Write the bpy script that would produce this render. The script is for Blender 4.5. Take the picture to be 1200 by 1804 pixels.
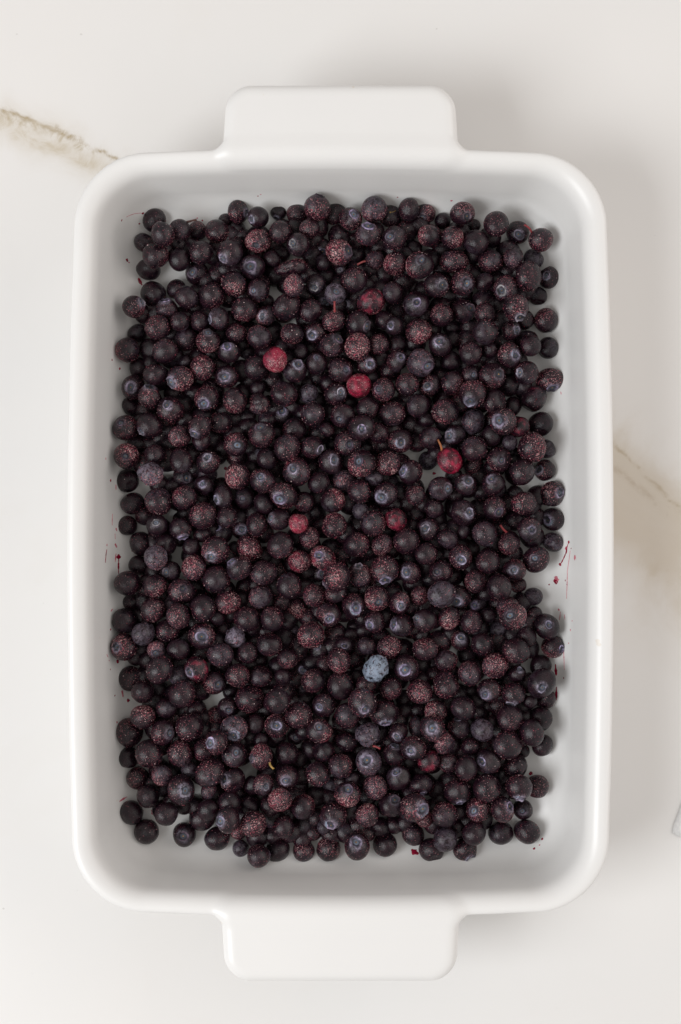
import bpy, math, random
import numpy as np
from mathutils import Vector, Matrix

# ------------------------------------------------------------------ scene, camera, light
scene = bpy.context.scene
for o in list(bpy.data.objects):
    bpy.data.objects.remove(o)
col = scene.collection

RIM_Z = 0.052          # height of the dish rim above the table, metres
PX = 0.00025           # metres per photo pixel on the rim plane
LENS = 55.0
DIST = 1804 * PX * LENS / 36.0
TILT = math.radians(1.3)

cam_data = bpy.data.cameras.new('camera')
cam_data.sensor_fit = 'VERTICAL'
cam_data.sensor_height = 36.0
cam_data.lens = LENS
cam_data.clip_start = 0.02
cam_data.clip_end = 20
cam = bpy.data.objects.new('camera', cam_data)
col.objects.link(cam)
cam.location = (0, -math.sin(TILT) * DIST, RIM_Z + math.cos(TILT) * DIST)
cam.rotation_euler = (TILT, 0, 0)
scene.camera = cam

world = bpy.data.worlds.new('World')
scene.world = world
world.use_nodes = True
bg = world.node_tree.nodes['Background']
bg.inputs[0].default_value = (1.0, 0.948, 0.908, 1)
bg.inputs[1].default_value = 0.50

def area(name, loc, target, sx, sy, watts, colour):
    l = bpy.data.lights.new(name, 'AREA'); l.shape = 'RECTANGLE'
    l.size, l.size_y, l.energy, l.color = sx, sy, watts, colour
    o = bpy.data.objects.new(name, l); col.objects.link(o)
    o.location = loc
    o.rotation_euler = (Vector(target) - Vector(loc)).to_track_quat('-Z', 'Y').to_euler()
area('window_light', (-1.05, -0.42, 1.15), (0, 0, 0), 0.82, 0.82, 16.8, (0.965, 0.985, 1.0))
area('added_fill_light', (1.15, 0.25, 0.75), (0, 0, 0), 1.5, 1.0, 7.0, (1.0, 0.95, 0.91))  # added warm fill lamp, no real board; lifts shadows and inner dish walls

scene.view_settings.view_transform = 'Standard'
scene.view_settings.look = 'None'
scene.view_settings.exposure = 0.03
scene.view_settings.gamma = 1.0
scene.view_settings.use_curve_mapping = False

rng = np.random.default_rng(7)
random.seed(7)

CAM = np.array(cam.location)
ROT = np.array(Matrix.Rotation(TILT, 3, 'X'))

def ray_dir(px, py):
    """direction through a photo pixel (1200 x 1804), scaled so that z = -1"""
    px = np.asarray(px, float); py = np.asarray(py, float)
    v = np.stack([(px - 600) * PX / DIST, -(py - 902) * PX / DIST, -np.ones_like(px)], -1)
    d = v @ ROT.T
    return d / -d[..., 2:3]

def at(px, py, z):
    d = ray_dir(px, py)
    return CAM + d * (CAM[2] - np.asarray(z))[..., None] if np.ndim(z) else CAM + d * (CAM[2] - z)

def project(p):
    q = (np.asarray(p) - CAM) @ ROT
    return 600 + q[..., 0] / -q[..., 2] * DIST / PX, 902 - q[..., 1] / -q[..., 2] * DIST / PX

# ------------------------------------------------------------------ node helpers
class N:
    def __init__(s, name):
        s.m = bpy.data.materials.new(name); s.m.use_nodes = True
        s.t = s.m.node_tree; s.b = s.t.nodes['Principled BSDF']
    def n(s, kind, **kw):
        x = s.t.nodes.new(kind)
        for k, v in kw.items(): setattr(x, k, v)
        return x
    def put(s, sock, v):
        if isinstance(v, bpy.types.NodeSocket): s.t.links.new(v, sock)
        else: sock.default_value = v
    def math(s, op, a, b=0.0, c=0.0, clamp=False):
        x = s.n('ShaderNodeMath', operation=op, use_clamp=clamp)
        for i, v in enumerate((a, b, c)): s.put(x.inputs[i], v)
        return x.outputs[0]
    def mix(s, f, a, b):
        x = s.n('ShaderNodeMix', data_type='RGBA')
        s.put(x.inputs[0], f)
        s.put(x.inputs[6], a if not isinstance(a, tuple) else (*a, 1))
        s.put(x.inputs[7], b if not isinstance(b, tuple) else (*b, 1))
        return x.outputs[2]
    def noise(s, vec, scale, detail=2.0, rough=0.5, dist=0.0):
        x = s.n('ShaderNodeTexNoise')
        if vec is not None: s.put(x.inputs['Vector'], vec)
        x.inputs['Scale'].default_value = scale; x.inputs['Detail'].default_value = detail
        x.inputs['Roughness'].default_value = rough; x.inputs['Distortion'].default_value = dist
        return x.outputs[0]
    def ramp(s, v, lo, hi, a=0.0, b=1.0, smooth=True):
        x = s.n('ShaderNodeMapRange', interpolation_type='SMOOTHSTEP' if smooth else 'LINEAR')
        s.put(x.inputs[0], v)
        s.put(x.inputs[1], lo); s.put(x.inputs[2], hi)
        s.put(x.inputs[3], a); s.put(x.inputs[4], b)
        return x.outputs[0]
    def attr(s, name):
        return s.n('ShaderNodeAttribute', attribute_type='GEOMETRY', attribute_name=name)
    def bump(s, h, strength, dist):
        x = s.n('ShaderNodeBump'); s.put(x.inputs['Height'], h)
        x.inputs['Strength'].default_value = strength; x.inputs['Distance'].default_value = dist
        s.t.links.new(x.outputs[0], s.b.inputs['Normal'])
    def set(s, **kw):
        for k, v in kw.items():
            sock = s.b.inputs[k.replace('_', ' ')]
            s.put(sock, (*v, 1) if isinstance(v, tuple) and len(v) == 3 and sock.type == 'RGBA' else v)

def tag(o, label=None, cat=None, group=None, kind=None):
    for k, v in (('label', label), ('category', cat), ('group', group), ('kind', kind)):
        if v: o[k] = v
    return o

def mesh_obj(name, verts, faces, mats, parent=None, smooth=True, attrs=None, normals=None, midx=None):
    me = bpy.data.meshes.new(name)
    me.from_pydata(np.asarray(verts).tolist(), [], faces if isinstance(faces, list) else faces.tolist())
    if smooth: me.polygons.foreach_set('use_smooth', np.ones(len(me.polygons), bool))
    for m in (mats if isinstance(mats, (list, tuple)) else [mats]): me.materials.append(m)
    if midx is not None: me.polygons.foreach_set('material_index', np.asarray(midx, np.int32))
    for an, (typ, arr) in (attrs or {}).items():
        a = me.attributes.new(an, typ, 'POINT')
        a.data.foreach_set('vector' if typ == 'FLOAT_VECTOR' else 'color', np.asarray(arr, np.float32).ravel())
    if normals is not None: me.normals_split_custom_set_from_vertices(normals.tolist())
    me.update()
    o = bpy.data.objects.new(name, me)
    col.objects.link(o)
    if parent: o.parent = parent
    return o

# ------------------------------------------------------------------ materials
def marble():
    k = N('marble')
    tc = k.n('ShaderNodeTexCoord').outputs['Object']
    sep = k.n('ShaderNodeSeparateXYZ'); k.put(sep.inputs[0], tc)
    X, Y = sep.outputs[0], sep.outputs[1]
    base = (0.79, 0.775, 0.757)
    c = k.mix(k.ramp(k.noise(tc, 3.5, 3, 0.5, 0.6), 0.35, 0.72), base, (0.768, 0.764, 0.755))
    c = k.mix(k.math('MULTIPLY', k.ramp(k.noise(tc, 7, 4, 0.6, 1.5), 0.52, 0.75), 0.35), c, (0.74, 0.715, 0.68))
    def vein(x0, y0, x1, y1, width, colour, amount, wob, fade0, fade1, grain):
        """a tan seam between two points of the slab (metres); returns nothing, updates c"""
        nonlocal c
        L = math.hypot(x1 - x0, y1 - y0); ux, uy = (x1 - x0) / L, (y1 - y0) / L
        dx = k.math('SUBTRACT', X, x0); dy = k.math('SUBTRACT', Y, y0)
        u = k.math('ADD', k.math('MULTIPLY', dx, ux), k.math('MULTIPLY', dy, uy))
        v = k.math('SUBTRACT', k.math('MULTIPLY', dy, ux), k.math('MULTIPLY', dx, uy))
        nz = k.math('SUBTRACT', k.noise(tc, 28, 5, 0.62, 0.4), 0.5)
        v = k.math('ADD', v, k.math('MULTIPLY', nz, wob))
        f = k.math('DIVIDE', v, width)
        f = k.math('EXPONENT', k.math('MULTIPLY', k.math('MULTIPLY', f, f), -1.0))
        f = k.math('MULTIPLY', f, k.math('MULTIPLY', k.ramp(u, -fade0, 0.01), k.ramp(u, L, L + fade1, 1.0, 0.0)))
        if grain:
            g = k.ramp(k.noise(tc, grain, 5, 0.7, 0.8), 0.40, 0.62)
            f = k.math('MULTIPLY', f, g)
        f = k.math('MULTIPLY', f, amount, clamp=True)
        c = k.mix(f, c, colour)
    def P(px, py): p = at(px, py, 0.0); return p[0], p[1]
    tan = (0.52, 0.45, 0.35)
    soft = (0.66, 0.60, 0.52)
    soft2 = (0.64, 0.585, 0.505)
    vein(*P(-60, 190), *P(195, 300), 0.0085, soft2, 0.55, 0.03, .05, .02, 0)
    vein(*P(60, 225), *P(195, 300), 0.0045, soft2, 0.45, 0.02, .02, .02, 40)
    vein(*P(-60, 168), *P(205, 276), 0.0010, (0.34, 0.25, 0.12), 0.85, 0.016, .05, .003, 55)
    vein(*P(-60, 178), *P(190, 276), 0.0020, (0.42, 0.33, 0.19), 0.75, 0.022, .05, .006, 75)
    vein(*P(-60, 190), *P(150, 280), 0.0032, (0.52, 0.44, 0.31), 0.65, 0.026, .05, .02, 60)
    vein(*P(1000, 730), *P(1290, 985), 0.010, soft2, 0.85, 0.03, .03, .03, 0)
    vein(*P(1000, 830), *P(1290, 1060), 0.024, (0.60, 0.53, 0.44), 0.85, 0.05, .03, .03, 0)
    vein(*P(1040, 742), *P(1290, 985), 0.0010, (0.42, 0.33, 0.21), 0.6, 0.018, .02, .03, 45)
    vein(*P(1040, 795), *P(1180, 900), 0.0020, (0.48, 0.40, 0.31), 0.6, 0.022, .02, .02, 60)
    vein(*P(1150, 1000), *P(1290, 1050), 0.0045, (0.55, 0.47, 0.36), 0.55, 0.02, .02, .02, 45)
    # fine dark pinholes of the slab
    pits = k.ramp(k.noise(tc, 230, 1, 0.4), 0.80, 0.83)
    c = k.mix(k.math('MULTIPLY', pits, 0.3), c, (0.35, 0.32, 0.29))
    k.set(Base_Color=c, Roughness=0.30, Specular_IOR_Level=0.4)
    k.bump(k.noise(tc, 60, 3), 0.02, 0.001)
    return k.m

def ceramic():
    k = N('white_glaze')
    tc = k.n('ShaderNodeTexCoord').outputs['Object']
    c = k.mix(k.ramp(k.noise(tc, 9, 3), 0.3, 0.7), (0.805, 0.798, 0.785), (0.785, 0.779, 0.768))
    sp = k.ramp(k.noise(tc, 130, 2, 0.5), 0.765, 0.80)
    c = k.mix(k.math('MULTIPLY', sp, 0.30), c, (0.62, 0.50, 0.33))
    k.set(Base_Color=c, Roughness=k.ramp(k.noise(tc, 30, 3), 0.3, 0.7, 0.29, 0.36), Specular_IOR_Level=0.45)
    k.bump(k.noise(tc, 30, 2), 0.03, 0.001)
    return k.m

def berry_skin():
    k = N('blueberry_skin')
    lc = k.attr('place').outputs['Vector']
    ms = k.attr('tone'); sp = k.n('ShaderNodeSeparateColor'); k.put(sp.inputs[0], ms.outputs['Color'])
    frost, red, bloom = sp.outputs[0], sp.outputs[1], sp.outputs[2]
    n1 = k.noise(lc, 1.6, 4, 0.6, 0.3)
    n2 = k.noise(lc, 5.0, 3, 0.6)
    c = k.mix(k.ramp(n1, 0.3, 0.7), (0.0040, 0.0020, 0.0046), (0.016, 0.0032, 0.0075))
    rd = k.mix(k.ramp(n1, 0.40, 0.68), (0.085, 0.006, 0.016), (0.33, 0.012, 0.045))
    c = k.mix(k.ramp(k.math('ADD', red, k.math('MULTIPLY', k.math('SUBTRACT', n1, 0.5), 0.9)), 0.34, 0.85), c, rd)
    # wax bloom: lavender grey film in worn patches
    bl = k.math('MULTIPLY', bloom, k.ramp(k.noise(lc, 3.2, 5, 0.7, 0.8), 0.36, 0.60), clamp=True)
    c = k.mix(k.math('MULTIPLY', bl, 0.85), c, k.mix(k.ramp(bloom, 0.85, 1.2), k.mix(n2, (0.19, 0.15, 0.22), (0.46, 0.42, 0.52)), k.mix(n2, (0.16, 0.21, 0.30), (0.36, 0.44, 0.54))))
    # thin hoar film
    hz = k.math('MULTIPLY', frost, k.ramp(k.noise(lc, 2.2, 5, 0.65), 0.35, 0.75), clamp=True)
    c = k.mix(k.math('MULTIPLY', hz, 0.10), c, (0.12, 0.030, 0.060))
    # ice and juice specks
    nz = k.noise(lc, 10.0, 3, 0.7)
    thr = k.math('SUBTRACT', 0.675, k.math('MULTIPLY', frost, 0.130))
    s1 = k.ramp(nz, thr, k.math('ADD', thr, 0.05))
    pk = k.mix(k.ramp(k.noise(lc, 4.0, 2), 0.4, 0.65), (0.35, 0.05, 0.082), (0.66, 0.38, 0.38))
    c = k.mix(k.math('MULTIPLY', s1, 0.85), c, pk)
    k.set(Base_Color=c, Specular_IOR_Level=0.40,
          Roughness=k.math('ADD', k.ramp(n2, 0.3, 0.7, 0.12, 0.29), k.math('MULTIPLY', k.math('MAXIMUM', s1, bl), 0.3)))
    h = k.math('ADD', k.math('MULTIPLY', nz, 0.8), k.math('MULTIPLY', k.noise(lc, 20, 3, 0.6), 0.35))
    k.bump(k.math('ADD', h, k.math('MULTIPLY', s1, 0.5)), 0.34, 0.0005)
    return k.m

def tinted(name, rough, spec=0.5, bumpy=0.0):
    k = N(name)
    a = k.attr('tint').outputs['Color']
    tc = k.n('ShaderNodeTexCoord').outputs['Object']
    nz = k.noise(tc, 1500, 3, 0.6)
    c = k.mix(k.ramp(nz, 0.3, 0.75, 0.0, 0.6), a, (0.03, 0.022, 0.035)) if bumpy else a
    k.set(Base_Color=c, Roughness=rough, Specular_IOR_Level=spec)
    if bumpy: k.bump(nz, bumpy, 0.0003)
    return k.m

def plain(name, colour, rough, colour2=None, scale=800, spec=0.5):
    k = N(name)
    tc = k.n('ShaderNodeTexCoord').outputs['Object']
    c = k.mix(k.ramp(k.noise(tc, scale, 3), 0.35, 0.65), colour, colour2 or tuple(x * .7 for x in colour))
    k.set(Base_Color=c, Roughness=rough, Specular_IOR_Level=spec)
    return k.m

M_MARBLE, M_GLAZE, M_SKIN = marble(), ceramic(), berry_skin()
M_CROWN = tinted('crown_tissue', 0.6, 0.3, 0.5)
M_FROST = tinted('frost_crystal', 0.35, 0.5)
M_JUICE = plain('berry_juice', (0.34, 0.008, 0.04), 0.22, (0.20, 0.005, 0.025), 900)
M_JUICE2 = plain('thin_berry_juice', (0.50, 0.10, 0.15), 0.3, (0.62, 0.24, 0.28), 700)
STEM = {'k': plain('dry_stem', (0.075, 0.022, 0.015), 0.6), 'y': plain('yellow_stem', (0.40, 0.24, 0.06), 0.5),
        'p': plain('pink_stem', (0.40, 0.09, 0.09), 0.5), 'r': plain('red_stem', (0.27, 0.03, 0.035), 0.5),
        'o': plain('orange_stem', (0.38, 0.12, 0.03), 0.5)}
M_CLOTH = plain('pale_cloth', (0.80, 0.80, 0.79), 0.85, (0.72, 0.72, 0.72), 500)

# ------------------------------------------------------------------ the marble slab
v = []; f = []
bx, by, tk = 1.1, 1.1, 0.03
v = [(x * bx, y * by, z) for z in (0, -tk) for x, y in ((-1, -1), (1, -1), (1, 1), (-1, 1))]
f = [[0, 1, 2, 3], [7, 6, 5, 4]] + [[i, i + 4, (i + 1) % 4 + 4, (i + 1) % 4] for i in range(4)]
table = mesh_obj('marble_table_top', v, f, M_MARBLE, smooth=False)
tag(table, 'pale marble table top with tan veins under the dish', 'table top', kind='structure')

# ------------------------------------------------------------------ the baking dish, as a signed distance field
DC = at(600, 934, RIM_Z)          # centre of the dish
FLOOR = 0.0075
def smax(a, b, k):
    h = np.clip(0.5 - 0.5 * (b - a) / k, 0, 1)
    return b + (a - b) * h + k * h * (1 - h)
def smin(a, b, k): return -smax(-a, -b, k)
def rbox(x, y, hx, hy, r):
    qx = np.abs(x) - hx + r; qy = np.abs(y) - hy + r
    return np.hypot(np.maximum(qx, 0), np.maximum(qy, 0)) + np.minimum(np.maximum(qx, qy), 0) - r
def dish_sdf(x, y, z):
    bow = 1 + 0.0215 * np.minimum(np.abs(y) / 0.134, 1.25) ** 2
    boy = 1 + 0.0150 * np.minimum(np.abs(x) / 0.095, 1.25) ** 2
    xs, ys = x * bow, y * boy
    t = np.clip(z / RIM_Z, 0, 1.2)
    flare = 0.0035 * np.exp(-((RIM_Z - z) / 0.008) ** 2)      # rolled lip
    out = rbox(xs, ys, 0.1138 + 0.0050 * t + flare, 0.1630 + 0.0050 * t + flare, 0.031 - 0.002 * (1 - t))
    out = smax(out, np.maximum(z - RIM_Z, -z), 0.006)
    out = smax(out, z - RIM_Z, 0.0050)
    inn = rbox(xs, ys, 0.1030 + 0.0082 * t + 0.0010 * np.exp(-((RIM_Z - z) / 0.006) ** 2),
               0.1520 + 0.0100 * t + 0.0010 * np.exp(-((RIM_Z - z) / 0.006) ** 2), 0.024)
    inn = smax(inn, FLOOR - z, 0.017)
    ay = np.abs(y)
    hx = 0.0526 - 0.06 * (ay - 0.168)
    hd = rbox(x, ay - 0.170, hx, 0.0282, 0.0115)
    zc = RIM_Z - 0.0062
    hd = smax(hd, np.abs(z - zc) - 0.0062, 0.0060)
    body = smin(out, hd, 0.0050)
    return smax(body, -inn, 0.0075)

def surface_nets(fn, lo, hi, h):
    ax = [np.arange(a, b + h, h) for a, b in zip(lo, hi)]
    G = np.meshgrid(*ax, indexing='ij')
    F = fn(*G)
    n = np.array(F.shape) - 1
    inside = F < 0
    cnt = np.zeros(tuple(n)); acc = np.zeros(tuple(n) + (3,))
    off = [(i, j, k) for i in (0, 1) for j in (0, 1) for k in (0, 1)]
    sl = lambda o: tuple(slice(o[d], o[d] + n[d]) for d in range(3))
    for o in off:
        for d in range(3):
            if o[d]: continue
            q = list(o); q[d] = 1
            a, b = F[sl(o)], F[sl(q)]
            x = (a < 0) != (b < 0)
            with np.errstate(divide='ignore', invalid='ignore'):
                t = np.where(x, a / (a - b), 0)
            for e in range(3):
                acc[..., e] += np.where(x, (t if e == d else o[e]), 0)
            cnt += x
    act = cnt > 0
    idx = -np.ones(tuple(n), int); idx[act] = np.arange(act.sum())
    ijk = np.argwhere(act)
    V = (ijk + acc[act] / cnt[act][:, None]) * h + np.array([a[0] for a in ax])
    Q = []
    for d in range(3):
        e1, e2 = (d + 1) % 3, (d + 2) % 3
        a = inside[tuple(slice(0, -1) if e == d else slice(1, -1) for e in range(3))]
        b = inside[tuple(slice(1, None) if e == d else slice(1, -1) for e in range(3))]
        for flip in (0, 1):
            m = (a & ~b) if not flip else (~a & b)
            c = np.argwhere(m)
            if not len(c): continue
            c[:, e1] += 1; c[:, e2] += 1
            def g(s1, s2):
                k = c.copy(); k[:, e1] -= s1; k[:, e2] -= s2
                return idx[k[:, 0], k[:, 1], k[:, 2]]
            q = np.stack([g(1, 1), g(0, 1), g(0, 0), g(1, 0)], 1)
            Q.append(q[:, ::-1] if flip else q)
    return V, np.concatenate(Q)

def sdf_grad(p, e=4e-4):
    g = np.stack([dish_sdf(*(p + np.eye(3)[i] * e).T) - dish_sdf(*(p - np.eye(3)[i] * e).T) for i in range(3)], 1)
    return g / np.maximum(np.linalg.norm(g, axis=1, keepdims=True), 1e-9)

V, Q = surface_nets(dish_sdf, (-0.1275, -0.2035, -0.003), (0.1275, 0.2035, RIM_Z + 0.004), 0.0014)
for _ in range(3):      # settle the vertices onto the exact surface
    g = sdf_grad(V); V = V - g * dish_sdf(*V.T)[:, None] * 0.8
NRM = sdf_grad(V)
dish = bpy.data.objects.new('baking_dish', None)
col.objects.link(dish); dish.location = (DC[0], DC[1], 0.0005)
tag(dish, 'white glazed rectangular baking dish with two tab handles, full of blueberries', 'baking dish')
cy = V[Q].mean(1)
seam = 0.1736
for nm, sel in (('dish_body', np.abs(cy[:, 1]) <= seam), ('handle', cy[:, 1] > seam), ('handle', cy[:, 1] < -seam)):
    q = Q[sel]; used = np.unique(q); rm = -np.ones(len(V), int); rm[used] = np.arange(len(used))
    mesh_obj(nm, V[used], rm[q], M_GLAZE, dish, normals=NRM[used])

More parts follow.
